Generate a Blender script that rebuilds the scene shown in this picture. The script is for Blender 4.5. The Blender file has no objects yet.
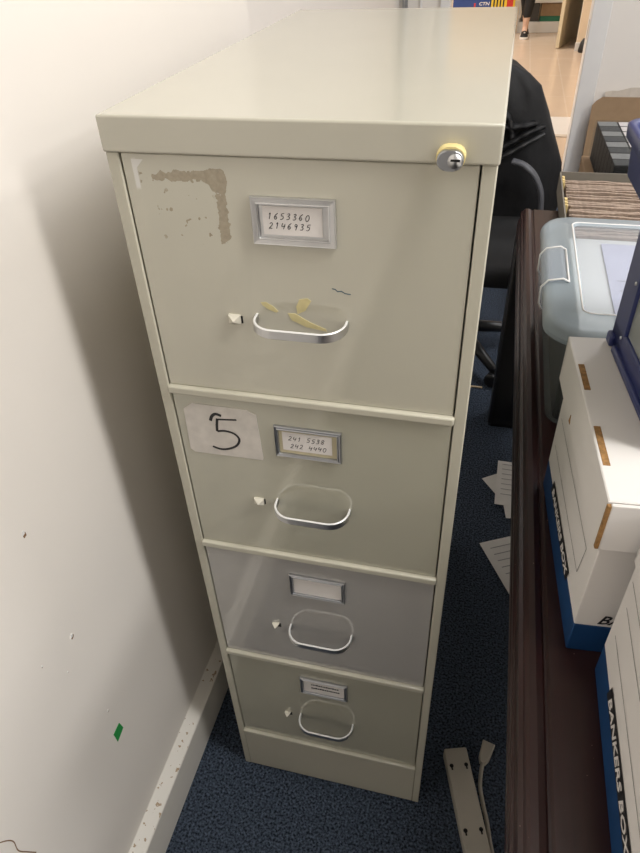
import bpy, bmesh, math, random
from mathutils import Vector, Matrix
random.seed(7)
S = bpy.context.scene
C = S.collection
PI = math.pi

# ------------------------------------------------------------------ materials
def nodes_of(m):
    m.use_nodes = True
    return m.node_tree.nodes, m.node_tree.links

def srgb(r, g, b):
    f = lambda c: (c/255/12.92) if c/255 <= .04045 else ((c/255+.055)/1.055)**2.4
    return (f(r), f(g), f(b), 1)

def mat(name, col, rough=.5, metal=0, var=.06, scale=8, bump=0, bscale=200, spec=.5, coat=0):
    """principled surface with a faint procedural mottling"""
    m = bpy.data.materials.new(name)
    N, L = nodes_of(m)
    b = N['Principled BSDF']
    b.inputs['Roughness'].default_value = rough
    b.inputs['Metallic'].default_value = metal
    b.inputs['Specular IOR Level'].default_value = spec
    b.inputs['Coat Weight'].default_value = coat
    tc = N.new('ShaderNodeTexCoord')
    n = N.new('ShaderNodeTexNoise'); n.inputs['Scale'].default_value = scale; n.inputs['Detail'].default_value = 4
    L.new(tc.outputs['Object'], n.inputs['Vector'])
    r = N.new('ShaderNodeValToRGB')
    r.color_ramp.elements[0].position = .3; r.color_ramp.elements[1].position = .7
    r.color_ramp.elements[0].color = [c*(1-var) for c in col[:3]]+[1]
    r.color_ramp.elements[1].color = [min(1, c*(1+var)) for c in col[:3]]+[1]
    L.new(n.outputs['Fac'], r.inputs['Fac']); L.new(r.outputs['Color'], b.inputs['Base Color'])
    if bump:
        n2 = N.new('ShaderNodeTexNoise'); n2.inputs['Scale'].default_value = bscale; n2.inputs['Detail'].default_value = 3
        L.new(tc.outputs['Object'], n2.inputs['Vector'])
        bp = N.new('ShaderNodeBump'); bp.inputs['Strength'].default_value = bump; bp.inputs['Distance'].default_value = .002
        L.new(n2.outputs['Fac'], bp.inputs['Height']); L.new(bp.outputs['Normal'], b.inputs['Normal'])
    return m

class G:
    """tiny helper for math-node graphs"""
    def __init__(s, m): s.N, s.L = nodes_of(m); s.b = s.N['Principled BSDF']
    def math(s, op, a, b=None, c=None, clamp=False):
        n = s.N.new('ShaderNodeMath'); n.operation = op; n.use_clamp = clamp
        for i, v in enumerate((a, b, c)):
            if v is None: continue
            if isinstance(v, (int, float)): n.inputs[i].default_value = v
            else: s.L.new(v, n.inputs[i])
        return n.outputs[0]
    def noise(s, vec, scale, detail=4):
        n = s.N.new('ShaderNodeTexNoise'); n.inputs['Scale'].default_value = scale; n.inputs['Detail'].default_value = detail
        s.L.new(vec, n.inputs['Vector']); return n.outputs['Fac']
    def mix(s, fac, a, b):
        n = s.N.new('ShaderNodeMix'); n.data_type = 'RGBA'
        s.L.new(fac, n.inputs[0]) if not isinstance(fac, (int, float)) else None
        for i, v in ((6, a), (7, b)):
            if isinstance(v, tuple): n.inputs[i].default_value = v
            else: s.L.new(v, n.inputs[i])
        return n.outputs[2]
    def band(s, x, lo, hi, soft):
        a = s.N.new('ShaderNodeMapRange'); a.interpolation_type = 'SMOOTHSTEP'
        s.L.new(x, a.inputs[0]); a.inputs[1].default_value = lo-soft; a.inputs[2].default_value = lo+soft
        b = s.N.new('ShaderNodeMapRange'); b.interpolation_type = 'SMOOTHSTEP'
        s.L.new(x, b.inputs[0]); b.inputs[1].default_value = hi-soft; b.inputs[2].default_value = hi+soft
        b.inputs[3].default_value = 1; b.inputs[4].default_value = 0
        return s.math('MULTIPLY', a.outputs[0], b.outputs[0])

MT = {}
PAINT = srgb(190, 186, 170)
MT['paint'] = mat('beige_enamel', PAINT, .22, var=.02, scale=6, bump=.03, bscale=350, spec=.5)
MT['cap'] = mat('glossy_cream_enamel', srgb(187, 183, 168), .13, var=.015, scale=5, bump=.01, bscale=160, spec=.8)
MT['draw2'] = mat('olive_beige_enamel', srgb(178, 175, 158), .05, var=.02, scale=6, spec=1, coat=.7)
MT['draw3'] = mat('grey_enamel', srgb(174, 171, 166), .06, var=.02, scale=6, spec=1, coat=.7)
MT['alu'] = mat('brushed_aluminium', (.62, .62, .62, 1), .33, 1, .05, 40)
MT['alu_highlight'] = mat('aluminium_edge_highlight', (.86, .86, .85, 1), .36, .3, .03, 40)
MT['steel'] = mat('dull_steel', (.42, .43, .45, 1), .35, 1, .05, 40)
MT['white_wall'] = mat('white_wall_paint', srgb(232, 226, 219), .6, var=.015, scale=2, bump=.05, bscale=90, spec=.3)
MT['ceil'] = mat('ceiling_white', srgb(235, 233, 228), .8, var=.01)
MT['trim'] = mat('white_gloss_trim', srgb(228, 226, 224), .35, var=.02, scale=6)
MT['grey_trim'] = mat('pale_grey_trim', srgb(205, 204, 204), .45, var=.02, scale=6)
MT['card'] = mat('white_card', srgb(225, 220, 216), .7, var=.02, scale=30)
MT['latch'] = mat('ivory_latch', srgb(206, 201, 186), .35, var=.06, scale=60)
MT['ink'] = mat('black_ink', srgb(22, 22, 26), .6)
MT['marker'] = mat('black_marker', srgb(40, 38, 40), .6)
MT['taped'] = mat('taped_grey_paper', srgb(206, 200, 192), .45, var=.09, scale=55)
MT['old_card'] = mat('yellowed_card', srgb(196, 186, 156), .7, var=.03)
MT['glue_reflection'] = mat('yellow_glue_and_reflection', srgb(208, 196, 146), .35, var=.12, scale=80)
MT['green'] = mat('green_tape', srgb(36, 150, 70), .5)
MT['yellow'] = mat('yellow_plastic', srgb(226, 208, 146), .45)
MT['black_metal'] = mat('black_metal', (.006, .006, .007, 1), .4)
MT['black_plastic'] = mat('black_plastic', (.012, .012, .013, 1), .4)
MT['dark_seat'] = mat('black_upholstery', (.008, .008, .009, 1), .8, bump=.2, bscale=500)
MT['grey_plastic'] = mat('dark_grey_plastic', srgb(72, 73, 78), .5)
MT['jacket'] = mat('black_jacket_cloth', (.0065, .0065, .0075, 1), .62, var=.3, scale=20, bump=.5, bscale=60, spec=.3)
MT['jacket_hem'] = mat('black_jacket_hem', (.014, .014, .015, 1), .55, var=.3, scale=30, bump=.4, bscale=100)
MT['strip'] = mat('grey_beige_plastic', srgb(176, 170, 158), .5, var=.03, scale=30)
MT['paper'] = mat('white_paper', srgb(222, 220, 216), .75, var=.03, scale=25)
MT['lilac'] = mat('lilac_printed_paper', srgb(196, 194, 212), .6, var=.06, scale=14)
MT['print'] = mat('grey_print', srgb(150, 150, 150), .75)
MT['box_white'] = mat('white_carton', srgb(226, 222, 218), .7, var=.02, scale=9, spec=.3)
MT['box_blue'] = mat('blue_carton', srgb(20, 62, 108), .6, var=.08, scale=30, spec=.3)
MT['kraft'] = mat('kraft_cardboard', srgb(152, 127, 100), .8, var=.06, scale=20, spec=.2)
MT['kraft_dark'] = mat('corrugated_edge', srgb(150, 112, 66), .85, var=.35, scale=160)
MT['kraft_pale'] = mat('crumpled_kraft_paper', srgb(206, 196, 184), .5, var=.08, scale=12)
MT['blue_plastic'] = mat('navy_blue_plastic', srgb(40, 50, 104), .32, var=.05, scale=8)
MT['grey_board'] = mat('grey_cardboard', srgb(122, 116, 106), .75, var=.05, scale=20)
MT['folder'] = mat('pinkish_brown_folder', srgb(156, 137, 122), .85, var=.25, scale=120)
MT['tab'] = mat('yellow_paper_tab', srgb(225, 200, 140), .7, var=.2, scale=200)
MT['case_black'] = mat('black_case', srgb(36, 35, 34), .6, var=.1, scale=30, spec=.1)
MT['case_grey'] = mat('grey_spine', srgb(128, 127, 124), .6, var=.08, scale=60, spec=.15)
MT['case_dark'] = mat('charcoal_spine', srgb(70, 70, 69), .6, var=.1, scale=60, spec=.15)
MT['wrap'] = mat('pale_plastic_wrap', srgb(214, 204, 200), .25, var=.1, scale=40, bump=.5, bscale=40)
MT['beige_wall'] = mat('beige_wall', srgb(228, 212, 190), .6, var=.02)
MT['beige_door'] = mat('beige_door', srgb(206, 194, 166), .45, var=.02)
MT['skin'] = mat('skin', srgb(205, 170, 150), .6)
MT['hair'] = mat('dark_hair', srgb(40, 30, 24), .6, var=.2, scale=60)
MT['shirt'] = mat('grey_shirt', srgb(90, 92, 100), .8, var=.1)
MT['trouser'] = mat('black_trousers', (.01, .01, .011, 1), .8)
MT['shoe'] = mat('black_shoe', (.012, .012, .013, 1), .6)
MT['sole'] = mat('white_sole', srgb(225, 220, 215), .6)
MT['dark_panel'] = mat('dark_grey_board', srgb(66, 64, 62), .55, var=.05)
MT['green_box'] = mat('green_box', srgb(40, 110, 84), .6)
MT['blue_box'] = mat('blue_printed_box', srgb(36, 62, 122), .5, var=.1)
MT['yel_box'] = mat('yellow_printed_box', srgb(215, 180, 50), .5)
MT['red'] = mat('red_print', srgb(190, 50, 40), .5)
MT['stick'] = mat('pale_wood', srgb(190, 170, 140), .7)
MT['content'] = mat('dark_contents', srgb(30, 30, 29), .7, var=.5, scale=14)
MT['hole'] = mat('hole_brown', srgb(126, 96, 66), .9)
MT['hole_dark'] = mat('dark_slot', (.004, .004, .004, 1), .8)
MT['blue_mark'] = mat('blue_pen', srgb(60, 90, 110), .6)

# carpet: navy loop pile with pale flecks
def carpet():
    m = bpy.data.materials.new('navy_carpet'); g = G(m)
    tc = g.N.new('ShaderNodeTexCoord').outputs['Object']
    v = g.N.new('ShaderNodeTexVoronoi'); v.inputs['Scale'].default_value = 230
    g.L.new(tc, v.inputs['Vector'])
    n = g.noise(tc, 210, 4); n2 = g.noise(tc, 420, 2)
    r = g.N.new('ShaderNodeValToRGB'); g.L.new(n, r.inputs['Fac'])
    r.color_ramp.elements[0].position = .34; r.color_ramp.elements[0].color = srgb(22, 28, 36)
    r.color_ramp.elements[1].position = .68; r.color_ramp.elements[1].color = srgb(92, 104, 122)
    fleck = g.math('GREATER_THAN', n2, .74)
    col = g.mix(fleck, r.outputs['Color'], srgb(132, 140, 150))
    g.L.new(col, g.b.inputs['Base Color'])
    g.b.inputs['Roughness'].default_value = .95; g.b.inputs['Specular IOR Level'].default_value = .1
    bp = g.N.new('ShaderNodeBump'); bp.inputs['Strength'].default_value = .9; bp.inputs['Distance'].default_value = .004
    g.L.new(g.math('ADD', v.outputs['Distance'], n), bp.inputs['Height']); g.L.new(bp.outputs['Normal'], g.b.inputs['Normal'])
    return m
MT['carpet'] = carpet()

# drawer front with peeled sticker residue and scratches near its top left corner
def stained():
    m = bpy.data.materials.new('beige_enamel_with_sticker_residue'); g = G(m)
    tc = g.N.new('ShaderNodeTexCoord').outputs['Object']
    sp = g.N.new('ShaderNodeSeparateXYZ'); g.L.new(tc, sp.inputs[0]); x, z = sp.outputs[0], sp.outputs[2]
    n = g.noise(tc, 150, 6); n2 = g.noise(tc, 95, 8); n3 = g.noise(tc, 260, 3)
    hor = g.math('MULTIPLY', g.band(x, .046, .122, .003), g.band(z, .9755+.2855-.0, 1.272, .004))
    hor = g.math('MULTIPLY', g.band(x, .042, .1235, .004), g.band(z, 1.2575, 1.2715, .008))
    ver = g.math('MULTIPLY', g.band(x, .1065, .1240, .008), g.band(z, 1.190, 1.271, .012))
    solid = g.math('ADD', hor, g.math('MULTIPLY', ver, .86))
    mask = g.math('GREATER_THAN', g.math('ADD', solid, g.math('MULTIPLY', n2, 1.5)), 1.47)
    fl = g.math('MULTIPLY', g.band(x, .045, .106, .006), g.band(z, 1.198, 1.252, .006))
    flecks = g.math('MULTIPLY', fl, g.math('GREATER_THAN', g.noise(tc, 115, 2), .67))
    fl2 = g.math('MULTIPLY', g.band(x, .031, .038, .002), g.band(z, 1.255, 1.268, .002))
    flecks = g.math('MAXIMUM', flecks, g.math('MULTIPLY', fl2, g.math('GREATER_THAN', n, .53)))
    mask = g.math('MAXIMUM', mask, flecks)
    base = g.mix(g.noise(tc, 6), tuple([c*.98 for c in PAINT[:3]]+[1]), tuple([c*1.02 for c in PAINT[:3]]+[1]))
    dirty = g.mix(n3, srgb(132, 120, 98), srgb(172, 161, 138))
    col = g.mix(mask, base, dirty)
    # pale scrape in the corner
    tri = g.math('MULTIPLY', g.band(x, .0255, .0305, .001), g.band(z, 1.25, 1.279, .003))
    d = g.math('ADD', g.math('MULTIPLY', g.math('SUBTRACT', x, .026), 1.0), g.math('SUBTRACT', 1.279, z))
    tri2 = g.math('MULTIPLY', g.math('LESS_THAN', d, .0125), g.math('GREATER_THAN', x, .0255))
    tri2 = g.math('MULTIPLY', tri2, g.math('LESS_THAN', z, 1.279))
    sc = g.math('MULTIPLY', g.math('MAXIMUM', tri, tri2), g.math('GREATER_THAN', n, .4))
    col = g.mix(sc, col, srgb(214, 212, 206))
    g.L.new(col, g.b.inputs['Base Color'])
    g.b.inputs['Roughness'].default_value = .06; g.b.inputs['Specular IOR Level'].default_value = 1
    bp = g.N.new('ShaderNodeBump'); bp.inputs['Strength'].default_value = .25; bp.inputs['Distance'].default_value = .001
    g.L.new(mask, bp.inputs['Height']); g.L.new(bp.outputs['Normal'], g.b.inputs['Normal'])
    return m
MT['draw1'] = stained()

# white skirting with chipped, dusty top
def chipped():
    m = bpy.data.materials.new('chipped_white_skirting'); g = G(m)
    tc = g.N.new('ShaderNodeTexCoord').outputs['Object']
    sp = g.N.new('ShaderNodeSeparateXYZ'); g.L.new(tc, sp.inputs[0])
    top = g.math('GREATER_THAN', sp.outputs[2], .1085)
    ch = g.math('MULTIPLY', top, g.math('MULTIPLY', g.math('GREATER_THAN', g.noise(tc, 95, 3), .63), g.math('GREATER_THAN', g.noise(tc, 9, 2), .47)))
    col = g.mix(ch, srgb(226, 222, 214), srgb(168, 146, 118))
    g.L.new(col, g.b.inputs['Base Color']); g.b.inputs['Roughness'].default_value = .4
    return m
MT['skirting'] = chipped()

# dark mahogany
def mahogany():
    m = bpy.data.materials.new('dark_mahogany'); g = G(m)
    tc = g.N.new('ShaderNodeTexCoord').outputs['Object']
    mp = g.N.new('ShaderNodeMapping'); mp.inputs['Scale'].default_value = (30, 1.6, 30); g.L.new(tc, mp.inputs[0])
    n = g.noise(mp.outputs[0], 4, 6)
    col = g.mix(n, srgb(28, 14, 13), srgb(54, 28, 26))
    dust = g.math('GREATER_THAN', g.noise(tc, 240, 2), .77)
    col = g.mix(dust, col, srgb(150, 128, 116))
    g.L.new(col, g.b.inputs['Base Color']); g.b.inputs['Roughness'].default_value = .3
    g.b.inputs['Specular IOR Level'].default_value = .5
    return m
MT['wood'] = mahogany()

# pale beige sheet flooring with faint tile joints
def lino():
    m = bpy.data.materials.new('beige_vinyl_tile'); g = G(m)
    tc = g.N.new('ShaderNodeTexCoord').outputs['Object']
    b = g.N.new('ShaderNodeTexBrick'); g.L.new(tc, b.inputs[0]); b.offset = 0
    b.inputs['Scale'].default_value = 1; b.inputs['Brick Width'].default_value = .3; b.inputs['Row Height'].default_value = .9
    b.inputs['Mortar Size'].default_value = .006
    b.inputs['Color1'].default_value = srgb(214, 194, 174); b.inputs['Color2'].default_value = srgb(218, 199, 180); b.inputs['Mortar'].default_value = srgb(228, 214, 198)
    col = g.mix(g.noise(tc, 5), b.outputs[0], srgb(208, 187, 166))
    g.L.new(col, g.b.inputs['Base Color']); g.b.inputs['Roughness'].default_value = .22
    return m
MT['lino'] = lino()

def plastic_clear(name, col, alpha, rough):
    m = bpy.data.materials.new(name); N, L = nodes_of(m)
    b = N['Principled BSDF']; b.inputs['Roughness'].default_value = rough
    out = N['Material Output']
    tc = N.new('ShaderNodeTexCoord'); n = N.new('ShaderNodeTexNoise'); n.inputs['Scale'].default_value = 14
    L.new(tc.outputs['Object'], n.inputs['Vector'])
    r = N.new('ShaderNodeValToRGB'); L.new(n.outputs['Fac'], r.inputs['Fac'])
    r.color_ramp.elements[0].color = [c*.94 for c in col[:3]]+[1]; r.color_ramp.elements[1].color = col
    L.new(r.outputs['Color'], b.inputs['Base Color'])
    t = N.new('ShaderNodeBsdfTransparent'); t.inputs[0].default_value = (.92, .94, .96, 1)
    mx = N.new('ShaderNodeMixShader'); mx.inputs[0].default_value = alpha
    L.new(t.outputs[0], mx.inputs[1]); L.new(b.outputs[0], mx.inputs[2]); L.new(mx.outputs[0], out.inputs[0])
    return m
MT['frost'] = plastic_clear('frosted_plastic', srgb(186, 199, 208), .56, .28)
MT['clear'] = plastic_clear('clear_plastic', srgb(225, 226, 230), .14, .3)
MT['side'] = plastic_clear('clear_bin_side', srgb(190, 194, 190), .16, .2)
MT['film'] = plastic_clear('thin_clear_film', srgb(225, 225, 228), .02, .15)
MT['window'] = plastic_clear('scuffed_clear_panel', srgb(186, 190, 188), .55, .25)

# ------------------------------------------------------------------ mesh builder
class MB:
    def __init__(s): s.bm = bmesh.new(); s.mats = []
    def mi(s, m):
        if m is None: return 0
        if m not in s.mats: s.mats.append(m)
        return s.mats.index(m)
    def add(s, verts, faces, m=None, smooth=False):
        i = s.mi(m); vs = [s.bm.verts.new(v) for v in verts]
        out = []
        for f in faces:
            try: q = s.bm.faces.new([vs[k] for k in f])
            except ValueError: continue
            q.material_index = i; q.smooth = smooth; out.append(q)
        return vs, out
    def box(s, x0, x1, y0, y1, z0, z1, m=None, bev=0, seg=2, rot=None):
        v = [(x, y, z) for x in (x0, x1) for y in (y0, y1) for z in (z0, z1)]
        f = [(0, 1, 3, 2), (4, 6, 7, 5), (0, 4, 5, 1), (2, 3, 7, 6), (0, 2, 6, 4), (1, 5, 7, 3)]
        vs, fs = s.add(v, f, m)
        if rot is not None:
            c = Vector(((x0+x1)/2, (y0+y1)/2, (z0+z1)/2))
            bmesh.ops.rotate(s.bm, cent=c, matrix=rot, verts=vs)
        if bev:
            es = list({e for q in fs for e in q.edges})
            r = bmesh.ops.bevel(s.bm, geom=es, offset=bev, segments=seg, affect='EDGES', profile=.5)
            for q in r['faces']: q.material_index = s.mi(m); q.smooth = True
        return s
    def prism(s, poly, axis, a, b, m=None, bev=0, smooth=False):
        """poly in the two other axes (x,y,z order), extruded along axis from a to b"""
        def P(p, t):
            return {'x': (t, p[0], p[1]), 'y': (p[0], t, p[1]), 'z': (p[0], p[1], t)}[axis]
        n = len(poly)
        v = [P(p, a) for p in poly]+[P(p, b) for p in poly]
        f = [tuple(range(n)), tuple(range(2*n-1, n-1, -1))]+[(i, (i+1) % n, n+(i+1) % n, n+i) for i in range(n)]
        vs, fs = s.add(v, f, m)
        if smooth:
            for q in fs[2:]: q.smooth = True
        if bev:
            es = list({e for q in fs[:2] for e in q.edges})
            r = bmesh.ops.bevel(s.bm, geom=es, offset=bev, segments=2, affect='EDGES', profile=.5)
            for q in r['faces']: q.material_index = s.mi(m); q.smooth = True
        return s
    def tube(s, pts, r, m=None, n=10, closed=False, flat=1.0):
        pts = [Vector(p) for p in pts]; rings = []
        rs = r if isinstance(r, (list, tuple)) else [r]*len(pts)
        up = Vector((0, 0, 1)); N = len(pts)
        prev = None
        for i, p in enumerate(pts):
            a = pts[(i-1) % N] if (closed or i) else p; b = pts[(i+1) % N] if (closed or i < N-1) else p
            t = (b-a).normalized() if (b-a).length > 1e-9 else Vector((0, 0, 1))
            if prev is None:
                u = t.cross(up)
                if u.length < .05: u = t.cross(Vector((0, 1, 0)))
                u.normalize()
            else:
                u = (prev-t*prev.dot(t)).normalized()
            prev = u; w = t.cross(u)
            rings.append([p+(u*math.cos(2*PI*k/n)+w*math.sin(2*PI*k/n)*flat)*rs[i] for k in range(n)])
        v = [q for rr in rings for q in rr]; f = []
        M = N if closed else N-1
        for i in range(M):
            for k in range(n):
                j = (i+1) % N
                f.append((i*n+k, i*n+(k+1) % n, j*n+(k+1) % n, j*n+k))
        if not closed: f += [tuple(range(n-1, -1, -1)), tuple((N-1)*n+k for k in range(n))]
        s.add(v, f, m, True); return s
    def lathe(s, prof, m=None, n=24, c=(0, 0, 0), axis='z'):
        v, f = [], []
        for r, h in prof:
            for k in range(n):
                a = 2*PI*k/n; x, y = r*math.cos(a), r*math.sin(a)
                p = (x, y, h) if axis == 'z' else (x, h, y) if axis == 'y' else (h, x, y)
                v.append(Vector(p)+Vector(c))
        for i in range(len(prof)-1):
            for k in range(n): f.append((i*n+k, i*n+(k+1) % n, (i+1)*n+(k+1) % n, (i+1)*n+k))
        f += [tuple(range(n)), tuple((len(prof)-1)*n+k for k in range(n))]
        s.add(v, f, m, True); return s
    def loft(s, rings, m=None, smooth=True, cap=True, closed=True):
        n = len(rings[0]); v = [p for r in rings for p in r]; f = []
        for i in range(len(rings)-1):
            for k in range(n if closed else n-1): f.append((i*n+k, i*n+(k+1) % n, (i+1)*n+(k+1) % n, (i+1)*n+k))
        if cap: f += [tuple(range(n)), tuple((len(rings)-1)*n+k for k in range(n))]
        s.add(v, f, m, smooth); return s
    def ribbon(s, pts, w, frame, m=None, h=.0003):
        """pen stroke lying on a surface: pts 2D -> frame(u, v, lift)"""
        P = [Vector(p) for p in pts]; a, b = [], []
        for i, p in enumerate(P):
            t = (P[min(i+1, len(P)-1)]-P[max(i-1, 0)])
            t = t.normalized() if t.length > 0 else Vector((1, 0))
            nrm = Vector((-t.y, t.x)); a.append(p+nrm*w/2); b.append(p-nrm*w/2)
        n = len(P); v = [frame(q.x, q.y, h) for q in a+b]
        s.add(v, [(i, i+1, n+i+1, n+i) for i in range(n-1)], m); return s
    def build(s, name, m=None, parent=None, loc=None, rotz=0, xf=None):
        bm = s.bm
        if xf is not None: bm.transform(xf)
        bmesh.ops.recalc_face_normals(bm, faces=bm.faces)
        me = bpy.data.meshes.new(name); bm.to_mesh(me); bm.free()
        if s.mats:
            for k in s.mats: me.materials.append(MT[k])
        else: me.materials.append(MT[m])
        o = bpy.data.objects.new(name, me); C.objects.link(o)
        if parent: o.parent = parent
        if loc: o.location = loc
        o.rotation_euler = (0, 0, rotz)
        return o

def empty(name, loc=(0, 0, 0), rotz=0):
    o = bpy.data.objects.new(name, None); C.objects.link(o)
    o.location = loc; o.rotation_euler = (0, 0, rotz); o.empty_display_size = .1
    return o
def tag(o, label, cat, group=None):
    o['label'] = label; o['category'] = cat
    if group: o['group'] = group
    return o
def struct(o): o['kind'] = 'structure'; return o
def copy_tree(o, parent=None):
    c = o.copy(); C.objects.link(c)
    if parent: c.parent = parent
    for ch in list(o.children): copy_tree(ch, c)
    return c
def smooth_curve(pts, k=6):
    P = [Vector(p) for p in pts]; out = []
    for i in range(len(P)-1):
        p0, p1, p2, p3 = P[max(i-1, 0)], P[i], P[i+1], P[min(i+2, len(P)-1)]
        for j in range(k):
            t = j/k
            out.append(.5*((2*p1)+(p2-p0)*t+(2*p0-5*p1+4*p2-p3)*t*t+(3*p1-p0-3*p2+p3)*t**3))
    out.append(P[-1]); return out
def rrect(x0, x1, y0, y1, r, k=5):
    out = []
    for cx, cy, a0 in ((x1-r, y1-r, 0), (x0+r, y1-r, PI/2), (x0+r, y0+r, PI), (x1-r, y0+r, 1.5*PI)):
        for j in range(k+1):
            a = a0+PI/2*j/k; out.append((cx+r*math.cos(a), cy+r*math.sin(a)))
    return out
def text_faces(txt, size, shear=0, ext=.0002):
    cu = bpy.data.curves.new('lettering', 'FONT'); cu.body = txt; cu.size = size; cu.shear = shear; cu.extrude = ext
    cu.resolution_u = 2; cu.offset = size*.015
    ob = bpy.data.objects.new('lettering', cu); C.objects.link(ob)
    bpy.context.view_layer.update()
    me = bpy.data.meshes.new_from_object(ob.evaluated_get(bpy.context.evaluated_depsgraph_get()))
    v = [tuple(p.co) for p in me.vertices]; f = [tuple(p.vertices) for p in me.polygons]
    bpy.data.objects.remove(ob); bpy.data.meshes.remove(me); bpy.data.curves.remove(cu)
    return v, f

# ------------------------------------------------------------------ room shell
XW = -.125
b = MB().box(XW-.3, 4.0, -4.0, 3.95, -.05, 0); struct(b.build('floor', 'carpet'))
b = MB().box(XW-.3, 4.0, -4.1, 4.0, 3.0, 3.1); struct(b.build('ceiling', 'ceil'))
b = MB().box(XW-.1, XW, -4.0, .815, 0, 3.0, bev=.003); wl = struct(b.build('wall_left', 'white_wall'))
b = MB().box(-.385, -.285, .75, 3.95, 0, 3.0); struct(b.build('wall_left_recess', 'white_wall'))
b = MB().box(3.9, 4.0, -4.1, 4.0, 0, 3.0); struct(b.build('wall_right', 'white_wall'))
b = MB().box(-.3, 4.0, -4.1, -4.0, 0, 3.0); struct(b.build('wall_front', 'white_wall'))
b = MB()
YB = 3.9
b.box(-.4, -.035, YB, YB+.1, 0, 3.0); b.box(.88, 4.0, YB, YB+.1, 0, 3.0); b.box(-.035, .88, YB, YB+.1, 2.08, 3.0)
struct(b.build('wall_back', 'white_wall'))
# door casing, with its strike plate
d = MB()
d.box(-.045, .012, YB-.02, YB+.12, 0, 2.06, bev=.004); 
d.box(.785, .885, YB-.022, YB+.12, 0, 2.06, bev=.006); d.box(-.045, .885, YB-.02, YB+.12, 2.02, 2.09, bev=.004)
dr = struct(d.build('door_1', 'trim'))
MB().box(.7838, .7868, YB+.02, YB+.05, .80, .90, bev=.0008).build('strike_plate', 'steel', dr)
# little mouldings left of the door (door stop and pipe-like bead)
d = MB().box(-.262, -.232, YB-.03, YB, 0, 3.0, bev=.01)
struct(d.build('trim_1', 'steel'))
d = MB().box(-.165, -.15, YB-.012, YB, 0, 2.06, bev=.004)
struct(d.build('trim_2', 'trim'))
# skirting along the left wall
b = MB().prism([(-.126, 0), (-.098, 0), (-.098, .1075), (-.1, .11), (-.126, .1225)], 'y', -4.0, .815)
struct(b.build('baseboard_left', 'skirting'))
# wall marks: screw holes, hairline crack
def wall_mark(y, z, r, m='hole'):
    n = 9; ring = [(y+r*random.uniform(.55, 1.1)*math.cos(2*PI*k/n), z+1.25*r*random.uniform(.55, 1.1)*math.sin(2*PI*k/n)) for k in range(n)]
    q = MB(); q.prism(ring, 'x', XW-.002, XW+.0006, m); q.build('screw_hole', m, wl)
    q = MB(); q.prism([(y-r*.9, z+r*.2), (y-r*.2, z+r*1.5), (y+r*.5, z+r*1.3), (y+r*.2, z+r*.3)], 'x', XW-.002, XW+.0012, 'trim'); q.build('paint_chip', 'trim', wl)
wall_mark(-.169, .884, .0042); wall_mark(-.168, .671, .0042); wall_mark(-.165, .463, .0025)
wall_mark(-.231, .695, .0016); wall_mark(-.2, .632, .0014)
q = MB().ribbon(smooth_curve([(-.41, .58), (-.395, .56), (-.385, .535), (-.387, .51), (-.38, .485), (-.372, .46)]), .0016, lambda u, v, h: (XW+h, u, v), 'hole')
q.build('hairline_crack', 'hole', wl)
b = MB().prism([(-.175, .404), (-.155, .405), (-.1515, .384), (-.1735, .378)], 'x', XW+.0002, XW+.0009)
b.prism([(-.176, .4045), (-.156, .4065), (-.155, .4045), (-.175, .4025)], 'x', XW+.0001, XW+.0006, None)
tag(b.build('tape_scrap', 'green'), 'small green scrap of tape stuck on white wall above skirting', 'tape')

# ------------------------------------------------------------------ filing cabinet
W, D, H = .378, .744, 1.32
CAP0 = 1.2855
RAILS = [1.0064, .7215, .4345, .1495]
cab = tag(empty('filing_cabinet'), 'tall beige metal four drawer filing cabinet beside white wall', 'filing cabinet')
b = MB()
b.box(0, .0135, 0, .02, .0, CAP0, bev=.0015); b.box(W-.0135, W, 0, .02, .0, CAP0, bev=.0015)       # stiles
b.box(.0003, .0018, .0185, D-.003, 0.001, CAP0); b.box(W-.0018, W-.0003, .0185, D-.003, 0.001, CAP0)                        # side skins
b.box(0, W, D-.005, D-.003, 0, CAP0); b.box(0.001, W-.001, .002, D-.004, .02, .022)
for r in RAILS:
    b.box(.013, W-.013, -.0045, .016, r-.0095, r+.0018, bev=.0026, seg=4)
b.box(.0137, W-.0137, -.001, .016, .004, RAILS[3]-.0108, bev=.001)                                    # plinth
b.build('carcass', 'paint', cab)
b = MB().box(-.0015, W+.0015, -.0025, D, CAP0, H, bev=.0025, seg=3)
b.build('top_cap', 'cap', cab)
# keyed lock set in the cap, with its yellow collar
lx, lz = .3375, 1.2935
b = MB().prism([(p[0], p[1]) for p in rrect(lx-.0115, lx+.0115, lz-.0085, lz+.0085, .0084, 6)], 'y', -.019, -.0024, bev=.0012, smooth=True)
lk = b.build('lock', 'steel', cab)
b = MB().prism(rrect(lx-.0126, lx+.0126, lz-.0088, lz+.0102, .009, 6), 'y', -.0135, -.0023, bev=.001, smooth=True)
b.build('collar', 'yellow', lk)
b = MB().lathe([(.0062, -.0195), (.0062, -.018)], n=18, c=(lx+.004, 0, lz), axis='y'); b.build('key_plug', 'alu', lk)
b = MB().box(lx+.0005, lx+.0085, -.0200, -.0193, lz-.0001, lz+.0018); b.build('keyhole', 'hole_dark', lk)

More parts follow.
